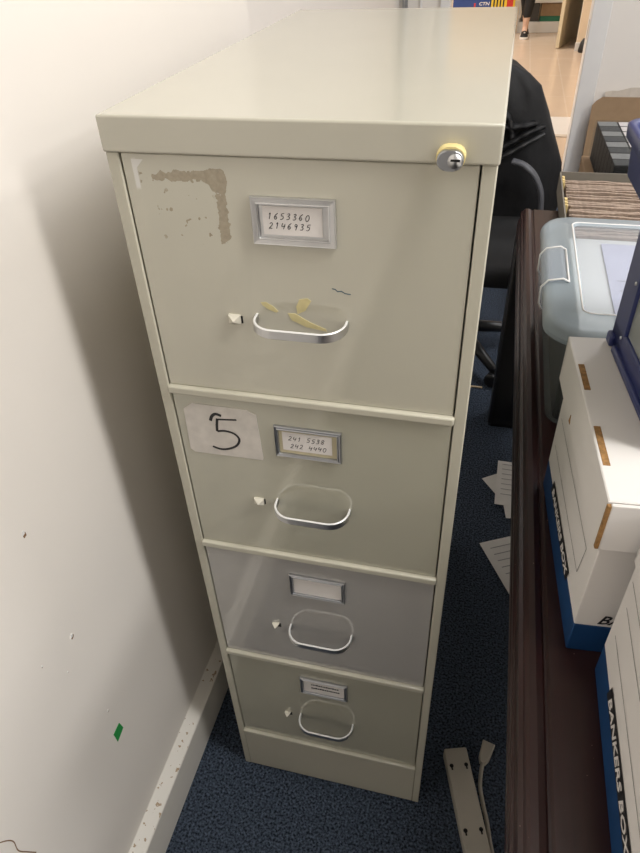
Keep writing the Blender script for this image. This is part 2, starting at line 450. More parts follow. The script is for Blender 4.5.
DIG = {  # pen strokes, unit box .6 x 1
 '0': [[(.3, 1), (.08, .75), (.05, .35), (.22, .02), (.45, .08), (.58, .45), (.5, .85), (.3, 1)]],
 '1': [[(.15, .75), (.32, 1), (.28, 0)]],
 '2': [[(.05, .8), (.25, 1), (.48, .85), (.42, .55), (.05, .05), (.3, .08), (.6, .02)]],
 '3': [[(.08, .9), (.35, 1), (.48, .8), (.22, .55), (.5, .4), (.42, .08), (.05, .05)]],
 '4': [[(.12, 1), (.03, .45), (.32, .48), (.6, .52)], [(.52, .85), (.40, 0)]],
 '5': [[(.58, 1), (.18, .95), (.12, .58), (.4, .6), (.5, .3), (.3, .02), (.02, .08)]],
 '6': [[(.5, 1), (.15, .65), (.05, .25), (.25, .02), (.48, .2), (.35, .45), (.1, .35)]],
 '8': [[(.3, .52), (.08, .75), (.3, 1), (.5, .78), (.3, .52), (.08, .25), (.28, 0), (.52, .22), (.3, .52)]],
 '9': [[(.48, .8), (.25, 1), (.1, .75), (.3, .55), (.48, .8), (.42, .4), (.35, 0)]],
}
def write_digits(mb, txt, x, z, h, pitch, w, y, m='ink', rnd=None, slope=0):
    rnd = rnd or random.Random(3)
    for k, ch in enumerate(txt):
        if ch == ' ': continue
        dz = rnd.uniform(-.06, .06)*h+slope*k
        for st in DIG[ch]:
            P = [Vector((x+k*pitch+p[0]*h*1.0+p[1]*h*.24, z+dz+p[1]*h)) for p in st]
            mb.ribbon(smooth_curve(P, 4), w, lambda u, v, hh: (u, y-hh, v), m)

def drawer(i):
    r = RAILS[i]; z0 = r+.002; z1 = (CAP0-.0008) if i == 0 else RAILS[i-1]-.0108
    x0, x1 = .0152, W-.0152; zh = r+.107
    b = MB()
    FY = .0015
    b.box(x0, x1, FY, FY+.02, z0, z1, bev=.0012)
    if i > 0:  # rolled top flange
        b.box(x0, x1, FY-.0008, FY+.002, z1-.0014, z1, bev=.0004, seg=1)
    dm = ('draw1', 'draw2', 'draw3', 'draw2')[i]
    do = b.build('drawer', dm, cab)
    # bow handle: a flat aluminium strip bent to a U
    R = .026; ys = -.031
    path = [(.1405, .008), (.1405, ys+R)]
    path += [(.1405+R-R*math.cos(a), ys+R-R*math.sin(a)) for a in [PI/2*k/16 for k in range(1, 17)]]
    path += [(.2415-R+R*math.sin(a), ys+R-R*math.cos(a)) for a in [PI/2*k/16 for k in range(0, 17)]]
    path += [(.2415, .008)]
    rings = []
    P = [Vector(p) for p in path]
    hh = .0056
    for k, p in enumerate(P):
        t = (P[min(k+1, len(P)-1)]-P[max(k-1, 0)]).normalized(); nn = Vector((-t.y, t.x)); th = .0015
        a, c = p+nn*th, p-nn*th; e = .0009
        rings.append([(c.x, c.y, zh-hh+e), (c.x, c.y, zh+hh-e), (p.x-nn.x*(th-e), p.y-nn.y*(th-e), zh+hh), (p.x+nn.x*(th-e), p.y+nn.y*(th-e), zh+hh), (a.x, a.y, zh+hh-e), (a.x, a.y, zh-hh+e), (p.x+nn.x*(th-e), p.y+nn.y*(th-e), zh-hh), (p.x-nn.x*(th-e), p.y-nn.y*(th-e), zh-hh)])
    hb = MB(); nr = len(rings)
    vv = [p for rr in rings for p in rr]
    for top in (False, True):       # grey faces, upper edge in brighter metal to paint in its lamp highlight
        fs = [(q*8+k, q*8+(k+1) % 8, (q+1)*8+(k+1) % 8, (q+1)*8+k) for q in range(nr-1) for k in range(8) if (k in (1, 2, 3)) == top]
        hb.add(vv, fs, 'alu_highlight' if top else 'alu')
    bmesh.ops.remove_doubles(hb.bm, verts=hb.bm.verts, dist=1e-6)
    hb.build('handle', 'alu', do)
    # thumb latch: faceted stud on a dark slot
    lx, lz = .114, r+.1035
    b = MB()
    s_ = .0068 if i < 2 else .0060
    if i < 2: base = [(-1, -.75), (1, -.75), (1, .75), (-1, .75)]
    else: base = [(-.9, .6), (1, .75), (.35, -.8), (-.1, -.7)]
    v = [(lx+p[0]*s_, FY-.0035, lz+p[1]*s_) for p in base]+[(lx+p[0]*s_, FY+.003, lz+p[1]*s_) for p in base]+[(lx+.001, FY-.010, lz+.0005)]
    b.add(v, [(0, 1, 8), (1, 2, 8), (2, 3, 8), (3, 0, 8), (0, 4, 5, 1), (1, 5, 6, 2), (2, 6, 7, 3), (3, 7, 4, 0)])
    b.build('latch', 'latch', do)
    b = MB().box(lx+.003, lx+.0088, FY-.0006, FY+.004, lz-.0055, lz+.0035)
    b.build('latch_slot', 'hole_dark', do)
    # label holder
    hx0, hx1, hz0, hz1 = .1465, .2325, r+.194, r+.2425
    b = MB(); fr = .0075 if i == 0 else .0055
    yo = FY-.0045
    rings = []
    for ins, yy in ((0, FY+.001), (0, yo+.0012), (.0008, yo), (.0016, yo+.0006), (fr-.0022, yo+.0010), (fr-.0012, yo-.0002), (fr-.0004, yo), (fr, yo+.001), (fr, FY+.001)):
        rings.append([(hx0+ins, yy, hz0+ins), (hx1-ins, yy, hz0+ins), (hx1-ins, yy, hz1-ins), (hx0+ins, yy, hz1-ins)])
    b.loft(rings, smooth=False, cap=False)
    b.build('label_holder', 'steel' if i else 'alu', do)
    b = MB(); cy = FY-.0012
    b.box(hx0+.004, hx1-.004, cy, FY+.0005, hz0+.004, hz1-.004, 'old_card' if i == 1 else ('alu' if i == 0 else 'card'))
    if i == 0:
        b.box(hx0+.0115, hx1-.0135, cy-.0006, cy, hz0+.0105, hz1-.009, 'card')
        rn = random.Random(5)
        write_digits(b, '1653360', hx0+.0165, hz1-.0222, .0062, .0064, .0007, cy-.0006, rnd=rn)
        write_digits(b, '2146935', hx0+.0170, hz1-.0318, .0062, .0064, .0007, cy-.0006, rnd=rn)
    elif i == 1:
        b.box(hx0+.010, hx1-.012, cy-.0006, cy, hz0+.0105, hz1-.009, 'card')
        rn = random.Random(9)
        write_digits(b, '241 5538', hx0+.0175, hz1-.0215, .0068, .0060, .00075, cy-.0006, 'ink', rn)
        write_digits(b, '242 4440', hx0+.0195, hz1-.0335, .0068, .0060, .00075, cy-.0006, 'ink', rn)
    elif i == 3:
        rn = random.Random(4)
        for zz in (hz1-.0185, hz1-.0285):           # two lines too blurred to read
            x = hx0+.020
            while x < hx1-.018:
                w = rn.uniform(.0015, .004)
                b.box(x, x+w, cy-.0002, cy, zz-.0018, zz+rn.uniform(.0012, .0022), 'ink'); x += w+.0008
    b.build('label_card', 'card', do)
    if i == 0:
        for pts in ([(.146, 1.1325), (.152, 1.1335), (.160, 1.129), (.1655, 1.1235), (.163, 1.1215), (.154, 1.125), (.148, 1.129)],
                    [(.190, 1.140), (.199, 1.142), (.203, 1.139), (.196, 1.127), (.187, 1.122), (.186, 1.131)],
                    [(.176, 1.122), (.184, 1.1225), (.200, 1.1135), (.218, 1.1065), (.219, 1.1035), (.196, 1.107), (.180, 1.114)]):
            y = FY-.0005
            b = MB().prism([(p[0], p[1]) for p in pts], 'y', y, y+.0012)
            b.build('glue_and_reflection', 'glue_reflection', do)  # dried smears, one of them a reflection painted as a solid patch
        b = MB().ribbon([(.226, 1.1555), (.2295, 1.155), (.232, 1.1525), (.236, 1.1535), (.240, 1.151), (.246, 1.1505)], .0011, lambda u, v, h: (u, FY-h, v), 'blue_mark')
        b.build('pen_mark', 'blue_mark', do)
    if i == 1:
        b = MB()
        b.prism([(.0255, .905), (.031, .9005), (.1265, .9015), (.1275, .906), (.1245, .9755), (.117, .9785), (.113, .9815), (.040, .982), (.027, .972)], 'y', FY-.0009, FY-.0001, 'taped')
        fr = lambda u, v, h: (u, FY-.0009-h, v)
        b.ribbon(smooth_curve([(.0615, .9575), (.0645, .965), (.070, .9695), (.0775, .9675)], 5), .0042, fr, 'marker')
        b.ribbon(smooth_curve([(.0705, .961), (.084, .9625), (.0975, .964)], 4), .0026, fr, 'marker')
        b.ribbon(smooth_curve([(.0715, .9625), (.0695, .952), (.0685, .9415)], 4), .0036, fr, 'marker')
        b.ribbon(smooth_curve([(.0685, .9415), (.080, .9435), (.092, .9405), (.0975, .932), (.0925, .921), (.080, .9135), (.069, .9115), (.0585, .9145)], 6), .0032, fr, 'marker')
        o = b.build('number_sheet', 'taped', do)
        o['label'] = 'worn paper sheet marked 5, taped flat'
    return do
for i in range(4): drawer(i)

# ------------------------------------------------------------------ things on the floor
# power strip lying face down: keyhole slots on its back
ps = tag(empty('power_strip', (.441, .1155, 0), math.atan2(-.1925, .0605)), 'grey beige power strip lying face down on blue carpet', 'power strip')
b = MB().prism(rrect(0, .42, -.0245, .0245, .004, 3), 'z', .002, .032, bev=.0025)
b.build('housing', 'strip', ps)
for kx in (.037, .162, .287, .385):
    for ky in (-.0155, .0155):
        q = MB().lathe([(.0042, .0318), (.0042, .0324)], n=12, c=(kx, ky, 0))
        q.box(kx, kx+.009, ky-.0017, ky+.0017, .0318, .0324)
        q.build('keyhole_slot', 'hole_dark', ps)
pts = smooth_curve([(.024, .0575, .012), (.042, .049, .010), (.071, .0395, .006), (.105, .0365, .006), (.139, .036, .006), (.197, .0315, .006), (.30, .033, .006), (.40, .032, .008), (.436, .012, .014), (.418, 0, .016)], 6)
cord = MB().tube(pts, .0042, n=8).build('cord', 'strip', ps)
pl = MB().prism([(-.022, -.0135), (.012, -.0115), (.024, -.006), (.024, .006), (.012, .0115), (-.022, .0135)], 'z', -.011, .011, bev=.003)
pl.bm.transform(Matrix.Translation((.008, .067, .0125)) @ Matrix.Rotation(math.atan2(-.0225, .0375), 4, 'Z'))
pl.build('plug', 'strip', cord)
# paper pile and a loose sheet poking out from under the table
def sheet(mb, cx, cy, rot, z, w=.21, l=.297, curl=0):
    R = Matrix.Rotation(rot, 3, 'Z'); n = 6; v = []
    for a in range(n+1):
        for c in range(n+1):
            u, t = -w/2+w*a/n, -l/2+l*c/n
            p = R @ Vector((u, t, 0)); v.append((cx+p.x, cy+p.y, z+curl*(abs(u)/w*2)**3+.0004*math.sin(9*a)))
    f = [(a*(n+1)+c, (a+1)*(n+1)+c, (a+1)*(n+1)+c+1, a*(n+1)+c+1) for a in range(n) for c in range(n)]
    mb.add(v, f, 'paper')
    mb.add([(p[0], p[1], p[2]+.0006) for p in v], f, 'paper')
def print_lines(mb, cx, cy, rot, z, n, w=.21, l=.297, seed=1):
    rn = random.Random(seed); R = Matrix.Rotation(rot, 3, 'Z')
    for k in range(n):
        t = l*.4-k*l*.8/n; u0 = -w*.4; u1 = u0+w*rn.uniform(.3, .8)
        v = [R @ Vector(q) for q in ((u0, t, 0), (u1, t, 0), (u1, t+.003, 0), (u0, t+.003, 0))]
        mb.add([(cx+q.x, cy+q.y, z) for q in v], [(0, 1, 2, 3)], 'print')
specs = [(.572, .975, .62, 'bottom sheet of the paper pile on carpet, slewed furthest round'),
         (.588, .965, .16, 'middle sheet of the paper pile on carpet, slightly turned'),
         (.571, 1.005, -.02, 'squared printed sheet topping the paper pile on carpet')]
for k, (cx, cy, rr, lab) in enumerate(specs):
    mb = MB(); sheet(mb, cx, cy, rr, .003+.002*k, .148, .205)
    if k == 2: print_lines(mb, cx, cy, rr, .0105, 7, .148, .205)
    tag(mb.build('paper_sheet', 'paper'), lab, 'paper', 'papers under the table')
mb = MB(); a = math.radians(28)
u, v_ = Vector((math.cos(a), math.sin(a))), Vector((math.sin(a), -math.cos(a)))
c0 = Vector((.460, .738))+u*.105+v_*.1485
sheet(mb, c0.x, c0.y, a, .003); print_lines(mb, c0.x, c0.y, a, .0055, 10, seed=3)
tag(mb.build('paper_sheet', 'paper'), 'single loose printed sheet lying askew on blue carpet by table', 'paper', 'papers under the table')
b = MB().box(.375, .426, 1.522, 1.530, .001, .006, bev=.001)
tag(b.build('wooden_stick', 'stick'), 'short thin pale stick lying on carpet behind filing cabinet', 'stick')

# ------------------------------------------------------------------ mahogany table
TA = math.radians(.45)
tab = tag(empty('conference_table', (.474, .0, 0), TA), 'dark mahogany table with moulded edge, loaded with boxes', 'table')
prof = [(-.003, .672), (.008, .668), (.06, .668), (.06, .70), (1.3, .70), (1.3, .740), (.036, .740), (.033, .7375), (.030, .7375), (.0275, .740), (.020, .7425), (.012, .742), (.008, .739), (.006, .735), (.001, .733), (0, .727), (0, .712), (-.0035, .709), (-.0045, .703), (-.0025, .698), (-.005, .694), (-.005, .68)]
b = MB().prism(prof, 'y', -1.3, 1.395)
b.build('table_top', 'wood', tab)
for (x0, y0) in ((-.006, 1.30), (1.18, 1.30), (-.006, -1.27), (1.18, -1.27)):
    b = MB()
    rings = []
    for z, s in ((0, .046), (.012, .048), (.03, .046), (.668, .046)):
        rings.append([(x0+.046+p[0], y0+.046+p[1], z) for p in rrect(-s, s, -s, s, .012, 3)])
    b.loft(rings, smooth=False).build('leg', 'black_metal', tab)
b = MB().box(.10, .12, -1.17, 1.29, .60, .699); b.box(1.16, 1.18, -1.17, 1.29, .60, .699)
b.build('apron', 'black_metal', tab)

# ------------------------------------------------------------------ storage boxes on the table
TZ = .7405
def banker(name, loc, rot, label, group, o):
    """corner of the box = rear left of the body; x along the long side, -y towards the viewer"""
    root = tag(empty(name, loc, rot), label, 'box', group)
    Lx, Wy, Hh = .39, .296, .262
    b = MB()
    b.box(0, Lx, -Wy, 0, 0, .051, 'box_blue', bev=.0015, seg=1)
    b.box(.0002, Lx-.0002, -Wy+.0002, -.0002, .0505, Hh-.005, 'box_white', bev=.0012, seg=1)
    # printed ruling on the left face
    fr = lambda u, v, h: (-h*.8, u, v)
    for (z, ya, yb) in ((.096, -.02, -.255), (.145, -.02, -.262), (.175, -.01, -.10)):
        b.ribbon([(ya, z), (yb, z)], .0010, fr, 'ink')
    for ya in (-.255,): b.ribbon([(ya, .096), (-.262, .145)], .0010, fr, 'ink')
    body = b.build('body', 'box_white', root)
    lb = MB()      # black italic label straddling white and blue
    lb.add([(-.0008, -.058, .043), (-.0008, -.226, .043), (-.0008, -.232, .066), (-.0008, -.064, .066)], [(0, 1, 2, 3)], 'ink')
    v, f = text_faces('BANKERS BOX', .026, .3)
    lb.add([(-.0012-p[2], -.068-p[0]*.88, .0475+p[1]*.72) for p in v], f, 'card')
    lb.add([(.018, -Wy-.0008, .056), (.188, -Wy-.0008, .056), (.198, -Wy-.0008, .074), (.028, -Wy-.0008, .074)], [(0, 1, 2, 3)], 'card')
    v, f = text_faces('BANKERS BOX', .022, .4)
    lb.add([(.0235+p[0], -Wy-.001-p[2], .0575+p[1]) for p in v], f, 'ink')
    lb.build('printed_label', 'ink', body)
    # lid: shallow tray with a wrapped front flap and open edge slots
    lz0, lz1 = Hh-.068, Hh
    m = MB()
    xs0, xs1, ys0, ys1 = -o, Lx+o, -Wy-o, o
    m.box(xs0, xs1, ys0, ys1, lz1-.004, lz1, 'box_white', bev=.0018)
    m.box(xs0, xs0+.004, ys0+.0042, ys1, lz0, lz1-.001, 'box_white'); m.box(xs1-.004, xs1, ys0, ys1, lz0, lz1-.001, 'box_white')
    m.box(xs0, xs1, ys0, ys0+.004, lz0, lz1-.001, 'box_white'); m.box(xs0, xs1, ys1-.004, ys1, lz0, lz1-.001, 'box_white')
    m.box(xs0+.003, xs1-.003, ys0-.0045, ys0-.0002, lz0+.002, lz1-.0016, 'box_white', bev=.0015)
    lid = m.build('lid', 'box_white', root)
    e = MB().prism([(lz0+.003, ys0-.0042), (lz0+.003, ys0+.0035), (lz1-.003, ys0+.003), (lz1-.004, ys0-.004)], 'x', xs0-.0006, xs0+.0040) if False else MB().box(xs0-.0008, xs0+.0034, ys0-.0043, ys0+.0012, lz0+.003, lz1-.0035, bev=.001)
    e.build('cardboard_edge', 'kraft_dark', lid)
    for (ya, yb) in ((-.060, -.116), (-.186, -.252)):
        MB().box(xs0+.0030, xs0+.0105, yb, ya, lz1-.002, lz1+.0006, bev=.0004, seg=1).build('edge_slot', 'kraft_dark', lid)
    q = MB().lathe([(.0042, -.0002), (.0042, .0003)], n=14, c=(.062, ys0-.0047, lz1-.014), axis='y'); q.build('finger_hole', 'kraft_dark', lid)
    q = MB().prism([(-.102, lz0+.004), (-.094, lz0+.004), (-.098, lz0+.016)], 'x', xs0-.0008, xs0+.002); q.build('torn_corner', 'kraft_dark', lid)
    return root
banker('storage_box', (.5075, .207, TZ), math.radians(4.4), 'white lidded blue-bottomed carton in front of clear plastic bin', 'white and blue storage cartons', .009)
banker('storage_box', (.5625, -.1085, TZ), math.radians(.4), 'white carton at the lower right, edge nearest the camera', 'white and blue storage cartons', .002)

# clear plastic bin with frosted lid
bx0, bx1, by0, by1 = .480, .83, .326, .815
bn = tag(empty('plastic_bin', (bx0, by0, TZ)), 'clear plastic bin with frosted latching lid and dark contents', 'storage bin')
bw, bd = bx1-bx0, by1-by0
LZ = .205
rings = []
for z, s in ((.0, .036), (.004, .032), (.15, .018), (LZ-.022, .014)):
    rings.append([(p[0], p[1], z) for p in rrect(s, bw-s, s, bd-s, .04, 6)])
b = MB().loft(rings, 'side', cap=False)
b.prism(rrect(.033, bw-.033, .033, bd-.033, .04, 6), 'z', .001, .004, 'side')
b.loft([[(p[0], p[1], z) for p in rrect(q_, bw-q_, q_, bd-q_, .04, 6)] for q_, z in ((.016, LZ-.024), (.004, LZ-.024), (.004, LZ-.018), (.016, LZ-.018))], 'side', cap=False)
b.build('tub', 'side', bn)
# lid: rounded skirt, sloped shoulder, sunken clear window
b = MB(); prof = [(.000, LZ-.026), (-.001, LZ-.018), (.001, LZ-.010), (.006, LZ-.004), (.016, LZ), (.052, LZ+.002), (.055, LZ+.005), (.058, LZ+.005), (.061, LZ+.001)]
rings = [[(p[0], p[1], z) for p in rrect(s, bw-s, s, bd-s, max(.014, .062-s), 8)] for s, z in prof]
b.loft(rings, cap=False)
lid = b.build('lid', 'frost', bn)
b = MB().prism(rrect(.061, bw-.061, .061, bd-.061, .012, 4), 'z', LZ-.001, LZ+.001); b.build('lid_window', 'clear', lid)
b = MB()
for z, s in ((LZ+.0048, .0565),):
    b.tube([(p[0], p[1], z) for p in rrect(s, bw-s, s, bd-s, .014, 6)], .0016, n=8, closed=True)
b.build('window_rim', 'trim', lid)
for side in (0, 1):      # latches left and right
    b = MB(); x = -.001; ya, yb = .165, .30
    prf = [(.040, LZ+.003), (.030, LZ+.008), (.006, LZ+.003), (-.004, LZ-.010), (-.003, LZ-.040), (.003, LZ-.052)]
    pr2 = [(.038, LZ+.0015), (.030, LZ+.0055), (.008, LZ+.0005), (-.0015, LZ-.011), (-.0005, LZ-.040), (.005, LZ-.051)]
    v = [(p[0], y, p[1]) for y in (ya, yb) for p in prf]+[(p[0], y, p[1]) for y in (ya, yb) for p in pr2]
    n = 6; f = []
    for k in range(n-1):
        f += [(k, k+1, n+k+1, n+k), (2*n+k, 3*n+k, 3*n+k+1, 2*n+k+1), (k, 2*n+k, 2*n+k+1, k+1), (n+k, n+k+1, 3*n+k+1, 3*n+k)]
    f += [(0, n, 3*n, 2*n), (n-1, 3*n-1, 4*n-1, 2*n-1)]
    b.add(v, f, 'clear')
    for y in (ya, yb): b.tube([(p[0], y, p[1]+.001) for p in prf], .0017, 'trim', 6)
    b.tube([(prf[0][0], ya, prf[0][1]+.001), (prf[0][0], yb, prf[0][1]+.001)], .0017, 'trim', 6)
    xf = None if side == 0 else Matrix.Translation((bw, 0, 0)) @ Matrix.Scale(-1, 4, (1, 0, 0))
    b.build('latch', 'frost', bn, xf=xf)
b = MB().box(.042, .305, .044, bd-.046, .006, .166, bev=.008)
tag(b.build('binder', 'content', loc=(bx0, by0, TZ)), 'dark ring binder standing inside the clear plastic bin', 'binder')
b = MB(); b.box(.058, bw-.065, .058, bd-.058, .1672, .178, 'paper'); b.box(.115, bw-.068, .085, bd-.085, .1782, .1815, 'lilac')
b.ribbon([(.13, .20), (.20, .22), (.27, .19)], .003, lambda u, v, h: (u, v, .1816+h), 'print')
b.ribbon([(.13, .24), (.22, .24)], .003, lambda u, v, h: (u, v, .1816+h), 'print')
tag(b.build('paper_pad', 'paper', loc=(bx0, by0, TZ)), 'white papers lying under the frosted bin lid window', 'papers')

# blue framed clear case standing on the first carton, blue tray on top
CZ = TZ+.2625
cs = tag(empty('display_case', (.549, .215, CZ), math.radians(7)), 'blue framed case with scuffed clear sides on white carton', 'case')
cw, cd, ch = .24, .235, .185
b = MB()
for (x, y) in ((0, 0), (cw-.016, 0), (0, -cd+.016), (cw-.016, -cd+.016)):
    b.box(x, x+.016, y-(.05 if y == 0 else .016), y, .0, ch, bev=.003)
for z0, z1 in ((0, .034), (ch-.016, ch)):
    b.box(0, cw, -.014, 0, z0, z1, bev=.003); b.box(0, cw, -cd, -cd+.014, z0, z1, bev=.003)
    b.box(0, .014, -cd, 0, z0, z1, bev=.003); b.box(cw-.014, cw, -cd, 0, z0, z1, bev=.003)
b.box(-.006, .010, -.020, -.001, 0, .016, bev=.003); b.box(-.006, .004, -cd, -.03, 0, .010, bev=.003)
fr_ = b.build('frame', 'blue_plastic', cs)
b = MB()
b.box(.004, .006, -cd+.01, -.01, .015, ch-.01); b.box(cw-.006, cw-.004, -cd+.01, -.01, .015, ch-.01)
b.box(.01, cw-.01, -.006, -.004, .015, ch-.01); b.box(.01, cw-.01, -cd+.004, -cd+.006, .015, ch-.01)
b.build('clear_panel', 'window', cs)
b = MB().box(.004, cw-.004, -cd+.004, -.004, .004, .008); b.build('base_panel', 'blue_plastic', cs)
for z in (.026, .10):
    MB().lathe([(.0022, -.0016), (.0022, .001)], n=10, c=(0, -.040, z), axis='x').build('rivet', 'alu', cs)
b = MB()
for k in range(5): b.box(.03+.008*k, .20-.004*k, -cd+.03, -.03, .0085+.028*k, .0355+.028*k, 'paper' if k % 2 else 'grey_board', bev=.004)
o = b.build('paper_bundle', 'paper', loc=cs.location, rotz=math.radians(7)); tag(o, 'grey and white papers packed inside the blue framed case', 'papers')
tr = tag(empty('plastic_tray', (.526, .318, CZ+ch+.001), math.radians(3)), 'navy blue open plastic tray set above the clear case', 'tray')
tw, td, th_ = .30, .36, .062
outer = [(.010, 0), (.006, .004), (.003, .040), (.0025, .044), (-.004, .046), (-.005, th_-.002), (-.003, th_)]
inner = [(.002, th_), (.006, th_-.003), (.009, .040), (.012, .006), (.02, .004)]
rings = [[(p[0], p[1]-td, z) for p in rrect(s, tw-s, s, td-s, .03, 6)] for s, z in outer+inner]
b = MB().loft(rings); b.build('tray_body', 'blue_plastic', tr)

# grey tray of brown record folders
fx, fy0, fy1 = .566, .90, 1.555
fb = tag(empty('file_tray', (fx, fy0, TZ)), 'grey open cardboard tray packed with brown record folders', 'box')
fw, fd, fh = .30, fy1-fy0, .062
b = MB()
b.box(0, fw, 0, fd, 0, .004); b.box(0, .004, 0, fd, 0, fh); b.box(fw-.004, fw, 0, fd, 0, fh); b.box(0, fw, 0, .004, 0, fh); b.box(0, fw, fd-.004, fd, 0, fh)
b.build('tray_shell', 'grey_board', fb)
rn = random.Random(11)
nf = 44
for k in range(nf):
    y = .030+(fd-.075)*k/(nf-1); h = rn.uniform(.043, .054); x0 = .012+rn.uniform(0, .008)
    mb = MB(); nseg = 12
    vb = []
    for s, (zz) in ((0, 0), (1, h)):
        for j in range(nseg+1):
            xx = x0+(fw-.024-x0)*j/nseg
            wob = .0022*math.sin(j*.9+k*1.7)+rn.uniform(-.0008, .0008)
            vb.append((xx, wob+s*-.006, zz+ (rn.uniform(-.0012, .0012) if s else 0)))
    t = .0085
    v = vb+[(p[0], p[1]+t, p[2]) for p in vb]
    n1 = nseg+1; f = []
    for j in range(nseg):
        f += [(j, j+1, n1+j+1, n1+j), (2*n1+j, 3*n1+j, 3*n1+j+1, 2*n1+j+1), (n1+j, n1+j+1, 3*n1+j+1, 3*n1+j), (j, 2*n1+j, 2*n1+j+1, j+1)]
    f += [(0, n1, 3*n1, 2*n1), (nseg, 2*n1+nseg, 3*n1+nseg, n1+nseg)]
    mb.add(v, f)
    tag(mb.build('record_folder', 'folder', loc=(fx, fy0+y, TZ+.0045)), 'pinkish brown folder filed upright in the grey cardboard tray', 'folder', 'record folders in the grey tray')
for (y, lab) in ((.585, 'yellow paper tab cluster at the far end of grey tray'), (.40, 'yellow paper tab cluster nearer the frosted bin lid')):
    mb = MB()
    for k in range(5): mb.box(.0045, .0115, y-.03+.013*k, y-.030+.013*k+.007, .03, .062+.002*(k % 2), rot=Matrix.Rotation(.12*(k-2), 3, 'Z'))
    tag(mb.build('paper_tab', 'tab', loc=(fx, fy0, TZ)), lab, 'paper tab')

# ------------------------------------------------------------------ behind the table
# wrapped row of black cases with grey spines, on a carton
ca = tag(empty('cardboard_carton', (.74, 1.98, 0)), 'brown cardboard carton under the wrapped black cases', 'carton')
b = MB().box(0, .42, 0, .66, 0, .54, bev=.004); b.build('carton_body', 'kraft', ca)
b = MB().box(.0, .42, .30, .36, .5402, .5408); b.build('packing_tape', 'wrap', ca)
wr = tag(empty('wrapped_case_row', (.787, 2.0, .5415), math.radians(1.5)), 'shrink wrapped row of black cases with grey spines', 'wrapped cases')
n = 8; L_ = .60
for k in range(n):
    y0, y1 = L_*k/n, L_*(k+1)/n-.004
    b = MB().box(0, .20, y0, y1, 0, .150, 'case_black', bev=.002)
    b.box(.001, .076, y0+.004, y1-.001, .1502, .1516, 'case_grey' if k % 2 else 'case_dark', bev=.0006)
    b.box(.084, .196, y0+.006, y1-.003, .1502, .1512, 'wrap')
    b.build('case', 'case_black', wr)
b = MB()
rings = [[(p[0], y, p[1]) for p in rrect(-.004+.002*math.sin(9*y), .204, -.0005, .1545+.002*math.sin(17*y), .008, 3)] for y in [-.006+.62*k/14 for k in range(15)]]
b.loft(rings, smooth=True).build('plastic_wrap', 'film', wr)
# flat cardboard sheet leaning on the back wall, crumpled paper tucked behind
b = MB(); cxa, cxb = .873, 1.55
hgt = .535
b.add([], [])
poly = [(cxa, 0), (cxb, 0), (cxb, hgt), (cxa+.05, hgt), (cxa+.02, hgt-.02), (cxa, hgt-.045)]
b.prism([(p[0], p[1]) for p in poly], 'y', 0, .006)
xf = Matrix.Translation((0, 3.735, .001)) @ Matrix.Rotation(math.radians(-8), 4, 'X')
tag(b.build('cardboard_sheet', 'kraft', xf=xf), 'flat brown cardboard sheet leaning against the white back wall', 'cardboard')
mb = MB(); rn = random.Random(21); nn = 16; v = []
for r_ in range(2):
    for j in range(nn+1):
        x = .94+.55*j/nn
        v.append((x, 3.868+rn.uniform(-.005, .006)+.010*r_, (0.003 if r_ == 0 else .540+.030*min(1, j/5)+rn.uniform(-.004, .004))))
f = [(j, j+1, nn+1+j+1, nn+1+j) for j in range(nn)]
v2 = [(p[0], p[1]+.003, p[2]) for p in v]
mb.add(v, f); mb.add(v2, f)
tag(mb.build('kraft_paper', 'kraft_pale'), 'crumpled pale paper standing up behind the cardboard sheet', 'paper')

# office chair, seen past the cabinet, with a black jacket over its back
CX, CY = .30, 1.81
oc = tag(empty('office_chair', (CX, CY, 0), math.radians(2)), 'black office chair standing between cabinet and table end', 'chair')
b = MB(); rings = []
for z, s in ((.425, .215), (.435, .235), (.47, .245), (.495, .238), (.505, .21)):
    rings.append([(p[0], p[1], z) for p in rrect(-s, s, -s-.09, s, .07, 6)])
b.loft(rings).build('seat', 'dark_seat', oc)
b = MB(); rings = []
for z, w, y in ((.56, .17, .19), (.60, .21, .20), (.75, .225, .215), (.90, .215, .23), (.96, .15, .235), (.97, .10, .235)):
    rings.append([(p[0], y+p[1], z) for p in rrect(-w, w, -.03, .03, .028, 5)])
b.loft(rings).build('backrest', 'dark_seat', oc)
MB().tube(smooth_curve([(0, .10, .42), (0, .20, .42), (0, .26, .48), (0, .255, .62)], 5), .022, n=10, flat=.5).build('back_bracket', 'black_plastic', oc)
b = MB().lathe([(.03, .09), (.03, .25), (.018, .25), (.018, .40), (.07, .40), (.07, .428)], n=18); b.build('gas_lift', 'black_plastic', oc)
base = MB().lathe([(.04, .07), (.05, .09), (.04, .125)], n=18).build('star_base', 'black_plastic', oc)
for k in range(5):
    a = 2*PI*k/5+math.radians(12)
    dx, dy = math.cos(a), math.sin(a)
    MB().tube([(dx*.03, dy*.03, .10), (dx*.16, dy*.16, .088), (dx*.30, dy*.30, .068)], [.026, .022, .016], n=10).build('base_leg', 'black_plastic', base)
    w_ = MB()
    for s in (-1, 1):
        w_.lathe([(.012, -.008), (.025, -.008), (.027, 0), (.025, .008), (.012, .008)], n=16, axis='y')
        w_.bm.verts.ensure_lookup_table()
        for vv in list(w_.bm.verts)[-80:]:
            vv.co.y += s*.013
    w_.bm.transform(Matrix.Translation((dx*.30, dy*.30, .0275)) @ Matrix.Rotation(a+.6, 4, 'Z'))
    w_.build('caster', 'black_plastic', base)
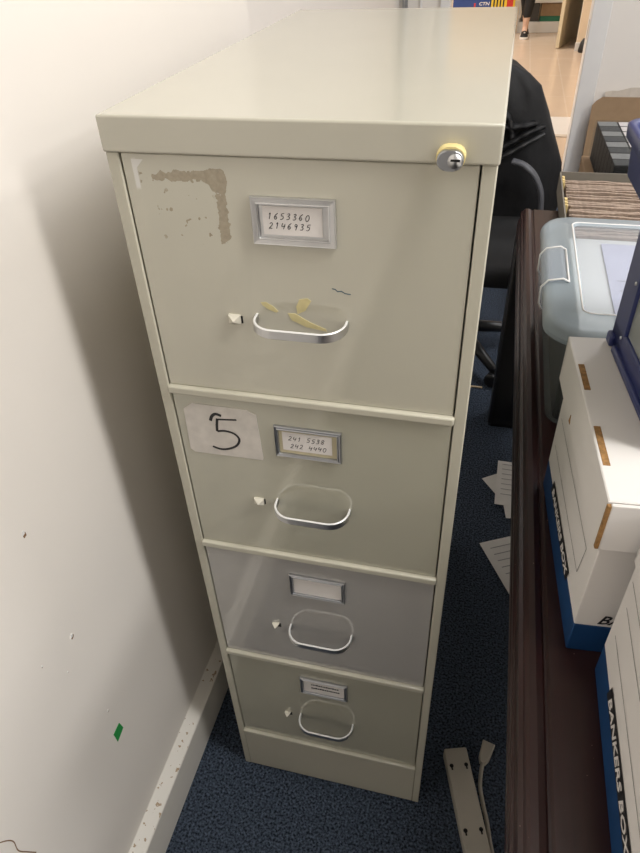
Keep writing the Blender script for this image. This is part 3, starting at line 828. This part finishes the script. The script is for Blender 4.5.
for s in (-1, 1):
    p = smooth_curve([(s*.13, .03, .742), (s*.165, .02, .735), (s*.19, .01, .721), (s*.208, .01, .703), (s*.224, .01, .678), (s*.239, .01, .645), (s*.247, .01, .60), (s*.25, .01, .54), (s*.235, .01, .47), (s*.19, .01, .44)], 5)
    MB().tube(p, .019, n=10, flat=.5).build('armrest', 'grey_plastic', oc)

jk = tag(empty('jacket', (CX, CY+.225, .55), math.radians(2)), 'black padded jacket hung over the back of office chair', 'jacket')
b = MB(); rings = []; rn = random.Random(2)
secs = [(-.20, .285, .085), (-.10, .315, .09), (-.03, .322, .092), (.05, .319, .098), (.14, .306, .10), (.20, .282, .10), (.25, .260, .10), (.30, .238, .10), (.343, .217, .10), (.39, .196, .095), (.431, .153, .085), (.455, .112, .075), (.468, .082, .066), (.480, .035, .045)]
K = 64
for si, (z, w, dpt) in enumerate(secs):
    ring = []
    for k in range(K):
        a = 2*PI*k/K; ca_, sa = math.cos(a), math.sin(a)
        x = w*math.copysign(abs(ca_)**.7, ca_); y = dpt*math.copysign(abs(sa)**.8, sa)
        fold = (.010*math.sin(a*7+si*.6)+.008*math.sin(a*13-si*.9)+.006*math.sin(a*4+si*1.7)+rn.uniform(-.002, .002))*(1-.5*si/len(secs))
        ring.append((x*(1+fold*.6), y*(1+fold*6), z+.006*math.sin(a*5+si)))
    rings.append(ring)
b.loft(rings, cap=False); b.build('jacket_body', 'jacket', jk)
# folded flap lying across it, with a stitched hem along its lower edge
def fold_tube(pts, r, name, m='jacket', flat=.5):
    P = smooth_curve(pts, 8)
    MB().tube(P, [r*(1+.14*math.sin(k*1.1)) for k in range(len(P))], n=12, flat=flat).build(name, m, jk)
fold_tube([(-.20, -.10, .30), (-.06, -.115, .17), (.04, -.12, .165), (.108, -.12, .197), (.165, -.11, .229), (.22, -.08, .252)], .017, 'hem', 'jacket_hem')
fold_tube([(-.16, -.105, .30), (-.02, -.115, .215), (.06, -.115, .21), (.118, -.115, .236), (.165, -.105, .262), (.215, -.075, .275)], .020, 'fold')
fold_tube([(.02, -.105, .32), (.08, -.115, .285), (.135, -.11, .285), (.185, -.09, .29)], .020, 'fold')
fold_tube([(.0, -.10, .37), (.07, -.112, .335), (.10, -.115, .30), (.115, -.115, .25)], .018, 'fold')

# ------------------------------------------------------------------ corridor beyond the doorway
struct(MB().box(-1.6, 2.3, 3.95, 13, -.05, 0).build('floor_corridor', 'lino'))
struct(MB().box(-1.6, 2.3, 3.95, 13, 2.6, 2.7).build('ceiling_corridor', 'ceil'))
struct(MB().box(-1.7, -1.6, 4.0, 13, 0, 2.6).build('wall_corridor_left', 'beige_wall'))
struct(MB().box(2.3, 2.4, 4.0, 13, 0, 2.6).build('wall_corridor_right', 'beige_wall'))
struct(MB().box(-1.7, 2.4, 10.6, 10.7, 0, 2.6).build('wall_corridor_back', 'beige_wall'))
t = MB().box(-.3, 1.3, 5.03, 5.56, .0, .004, 'trim', bev=.001); t.box(-.3, 1.3, 4.97, 5.03, 0, .006, 'kraft_pale', bev=.001)  # wide pale strip and narrow beige strip across the corridor floor
struct(t.build('pale_floor_strip', 'trim'))
struct(MB().box(1.11, 2.3, 8.6, 8.72, .0, 2.6).build('wall_corridor_stub', 'beige_wall'))
struct(MB().box(1.095, 2.3, 8.575, 8.6, 0, .085, bev=.003).build('trim_4', 'trim'))
struct(MB().box(1.24, 2.3, 9.7, 9.78, 0, 2.6).build('wall_corridor_partition', 'trim'))
# open beige door
dl = math.hypot(.264, .93); da = math.atan2(-.93, -.264)
d = MB().box(0, dl, -.02, .02, .008, 2.04, bev=.002)
dd = tag(d.build('corridor_door', 'beige_door', loc=(1.168, 9.64, 0), rotz=da), 'beige door standing open at the far end of corridor', 'door')
for sgn in (-1, 1):
    MB().lathe([(.012, 0), (.012, sgn*.04), (.026, sgn*.045), (.028, sgn*.065), (.015, sgn*.075)], n=14, c=(dl-.07, sgn*.02, 1.0), axis='y').build('door_knob', 'steel', dd)
q = MB().lathe([(.045, 0), (.05, .02), (.035, .10), (.012, .14)], n=14, c=(1.175, 8.5, .0)); 
tag(q.build('door_stop', 'black_plastic'), 'small black door stop on the corridor floor by wall end', 'door stop')

# white shelf unit with boxes
su = tag(empty('shelf_unit', (.44, 9.92, 0)), 'low white open shelf unit at the end of the corridor', 'shelf')
MB().box(0, .72, 0, .4, 0, .125, bev=.003).build('plinth', 'trim', su)
for z in (.335, .70, 1.05): MB().box(0, .72, 0, .4, z, z+.06, bev=.003).build('shelf_board', 'trim', su)
MB().box(-.02, 0, 0, .4, 0, 1.3).build('side_panel', 'trim', su); MB().box(.72, .74, 0, .4, 0, 1.3).build('side_panel', 'trim', su)
tag(MB().box(.46, .68, 9.93, 10.2, .1265, .33, bev=.004).build('document_box', 'dark_panel'), 'dark grey box on the bottom of the far white shelf', 'box')
tag(MB().box(.70, 1.12, 9.94, 10.2, .1265, .185, bev=.003).build('flat_box', 'green_box'), 'flat green box on the bottom of the far white shelf', 'box')
tag(MB().box(.70, 1.12, 9.94, 10.2, .1863, .33, bev=.003).build('brown_carton', 'kraft'), 'brown carton stacked on the flat green box', 'carton')
tag(MB().box(.62, 1.12, 9.96, 10.2, .3965, .62, bev=.003).build('brown_carton', 'kraft'), 'brown carton on the second board of far shelf', 'carton')

# blue box with white lettering and striped yellow box, far behind the cabinet
bb = MB().box(-.43, .05, 9.76, 10.05, .001, .52, 'blue_box', bev=.004)
v, f = text_faces('CTN', .17, .15, .001)
bb.add([(-.10+p[0]*.38, 9.759-p[2], .335+p[1]*.3) for p in v], f, 'card')
bb.box(-.16, -.14, 9.7585, 9.7605, .30, .36, 'red')
tag(bb.build('printed_carton', 'blue_box'), 'blue carton with white lettering standing far down the corridor', 'carton')
yb = MB().box(.06, .36, 9.76, 10.03, .001, .55, 'yel_box', bev=.004)
for k, x in enumerate((.085, .125, .165, .205)): yb.box(x, x+.018, 9.7585, 9.7605, .25, .54, 'ink' if k % 2 else 'shoe')
yb.box(.255, .335, 9.7585, 9.7605, .25, .54, 'red')
tag(yb.build('printed_carton', 'yel_box'), 'yellow carton with black stripes and red panel in corridor', 'carton')

# person standing at the far end (only a foot and shin reach into the picture)
def skin_body(name, chain, edges, radii, m, parent, sub=2):
    me = bpy.data.meshes.new(name); me.from_pydata(chain, edges, []); me.update()
    o = bpy.data.objects.new(name, me); C.objects.link(o)
    o.modifiers.new('skin', 'SKIN')
    if not me.skin_vertices: me.skin_vertices.new()
    for sv, r in zip(me.skin_vertices[0].data, radii): sv.radius = r if isinstance(r, tuple) else (r, r)
    me.skin_vertices[0].data[0].use_root = True
    s = o.modifiers.new('sub', 'SUBSURF'); s.levels = sub; s.render_levels = sub
    bpy.context.view_layer.update()
    m2 = bpy.data.meshes.new_from_object(o.evaluated_get(bpy.context.evaluated_depsgraph_get()))
    bpy.data.objects.remove(o); bpy.data.meshes.remove(me)
    m2.materials.clear(); m2.materials.append(MT[m]); m2.name = name
    for p in m2.polygons: p.use_smooth = True
    o = bpy.data.objects.new(name, m2); C.objects.link(o); o.parent = parent
    return o
pe = tag(empty('person', (.50, 9.55, 0), 0), 'person in black trousers and black white-soled shoes in corridor', 'person')
V = [(0, 0, .95), (0, 0, 1.15), (0, .01, 1.38), (0, 0, 1.50), (0, -.01, 1.60), (0, -.015, 1.70),
     (.09, 0, .90), (.05, -.03, .50), (.02, .0, .10), (.02, -.07, .05),
     (-.09, 0, .90), (-.03, .06, .50), (.03, .22, .10), (.03, .15, .05),
     (.17, .01, 1.42), (.22, .02, 1.14), (.23, -.04, .90), (.23, -.06, .82),
     (-.17, .01, 1.42), (-.22, .02, 1.14), (-.23, -.04, .90), (-.23, -.06, .82)]
E_ = [(0, 1), (1, 2), (2, 3), (3, 4), (4, 5), (0, 6), (6, 7), (7, 8), (8, 9), (0, 10), (10, 11), (11, 12), (12, 13), (2, 14), (14, 15), (15, 16), (16, 17), (2, 18), (18, 19), (19, 20), (20, 21)]
Rr = [(.15, .10), (.135, .095), (.16, .10), .052, (.075, .09), (.07, .085), .085, .055, .036, .036, .085, .055, .036, .036, .055, .042, .028, .035, .055, .042, .028, .035]
skin_body('body', V, E_, Rr, 'skin', pe)
V2 = [(0, 0, 1.0), (0, 0, .93), (.09, 0, .88), (.05, -.03, .50), (.021, -.002, .20), (-.09, 0, .88), (-.03, .06, .50), (.024, .20, .20)]
skin_body('trousers', V2, [(0, 1), (1, 2), (2, 3), (3, 4), (1, 5), (5, 6), (6, 7)], [(.165, .115), (.168, .118), .10, .07, .058, .10, .07, .058], 'trouser', pe)
V3 = [(0, 0, .98), (0, 0, 1.15), (0, .01, 1.38), (0, .0, 1.46), (.175, .01, 1.42), (.225, .02, 1.16), (-.175, .01, 1.42), (-.225, .02, 1.16)]
skin_body('shirt', V3, [(0, 1), (1, 2), (2, 3), (2, 4), (4, 5), (2, 6), (6, 7)], [(.165, .115), (.15, .11), (.175, .115), .065, .068, .056, .068, .056], 'shirt', pe)
MB().lathe([(.02, 1.795), (.06, 1.785), (.088, 1.75), (.096, 1.70), (.09, 1.665)], n=20, c=(0, .012, 0)).build('hair', 'hair', pe)
for s in (-1, 1):
    sh = MB(); rings = []
    for y, w, h in ((.075, .03, .07), (.06, .040, .10), (.02, .042, .105), (-.04, .044, .085), (-.10, .05, .062), (-.15, .046, .05), (-.178, .03, .035)):
        rings.append([(s*.06+w*math.cos(a), y, .024+max(0, math.sin(a))*(h-.02)) for a in [2*PI*k/16 for k in range(16)]])
    rings = [[(p[0]-s*.06+(.02 if s > 0 else .03), p[1]+(-.02 if s > 0 else .20), p[2]) for p in r] for r in rings]; sh.loft(rings)
    so = sh.build('shoe', 'shoe', pe)
    ox, oy = (.02, -.02) if s > 0 else (.03, .20); sl = MB().prism([(ox+p[0], p[1]+oy) for p in rrect(-.053, .053, -.19, .085, .045, 6)], 'z', .001, .028, bev=.005); sl.build('sole', 'sole', so)
    MB().box(ox-.012, ox+.012, -.115+oy, -.10+oy, .062, .078, bev=.003).build('buckle', 'alu', so)
for s in (-1, 1): MB().lathe([(.004, -.003), (.011, 0), (.004, .003)], n=10, c=(s*.032, -.096, 1.69), axis='y').build('eye', 'ink', pe)
MB().tube([(0, -.088, 1.69), (0, -.108, 1.655), (0, -.098, 1.645)], [.008, .014, .008], n=8).build('nose', 'skin', pe)
MB().tube([(-.025, -.094, 1.618), (0, -.10, 1.615), (.025, -.094, 1.618)], .005, n=6).build('mouth', 'red', pe)

# ------------------------------------------------------------------ light
def area(name, loc, sx, sy, power, col=(1, .95, .88), rot=(0, 0, 0)):
    l = bpy.data.lights.new(name, 'AREA'); l.shape = 'RECTANGLE'; l.size = sx; l.size_y = sy; l.energy = power; l.color = col
    o = bpy.data.objects.new(name, l); o.location = loc; o.rotation_euler = rot; C.objects.link(o); return o
area('overhead_light', (1.55, -.37, 2.95), 1.8, .3, 58, (1, .985, .955), (0, 0, -math.atan(.24)))
area('overhead_light', (3.3, -.8, 2.95), .6, .6, 60, (1, .985, .955))  # added fill with no visible source, lifts the lower left wall
area('overhead_light', (2.2, -2.4, 2.95), .6, 1.2, 10, (1, .98, .95))  # unseen fill added behind the camera for the cabinet front
area('overhead_light', (2.5, .95, 2.95), .5, .5, 34, (1, .98, .96))
area('overhead_light', (1.7, 2.4, 2.95), .6, 1.2, 36, (.98, .98, 1))
area('corridor_lamp', (-.9, 5.6, 2.57), .6, 1.2, 75, (1, .96, .91))
area('corridor_lamp', (-.9, 8.4, 2.57), .6, 1.2, 75, (1, .96, .91))
w = bpy.data.worlds.new('world'); S.world = w; w.use_nodes = True
w.node_tree.nodes['Background'].inputs[0].default_value = (.9, .93, 1, 1); w.node_tree.nodes['Background'].inputs[1].default_value = .05

# ------------------------------------------------------------------ camera
cam = bpy.data.cameras.new('camera'); co = bpy.data.objects.new('camera', cam); C.objects.link(co)
R_ = Matrix(((0.96997792, -0.12046215, 0.21126215), (0.24018894, 0.61064843, -0.75459775), (-0.03810643, 0.78268599, 0.62124918)))
co.matrix_world = Matrix.Translation((0.3762, -0.6068, 1.4702)) @ R_.to_4x4()
cam.sensor_fit = 'VERTICAL'; cam.sensor_height = 24; cam.lens = 660.725/853*24; cam.clip_start = .02; cam.clip_end = 60
S.camera = co
S.view_settings.view_transform = 'Standard'; S.view_settings.look = 'None'; S.view_settings.gamma = 1; S.view_settings.use_curve_mapping = False
S.view_settings.exposure = -.17
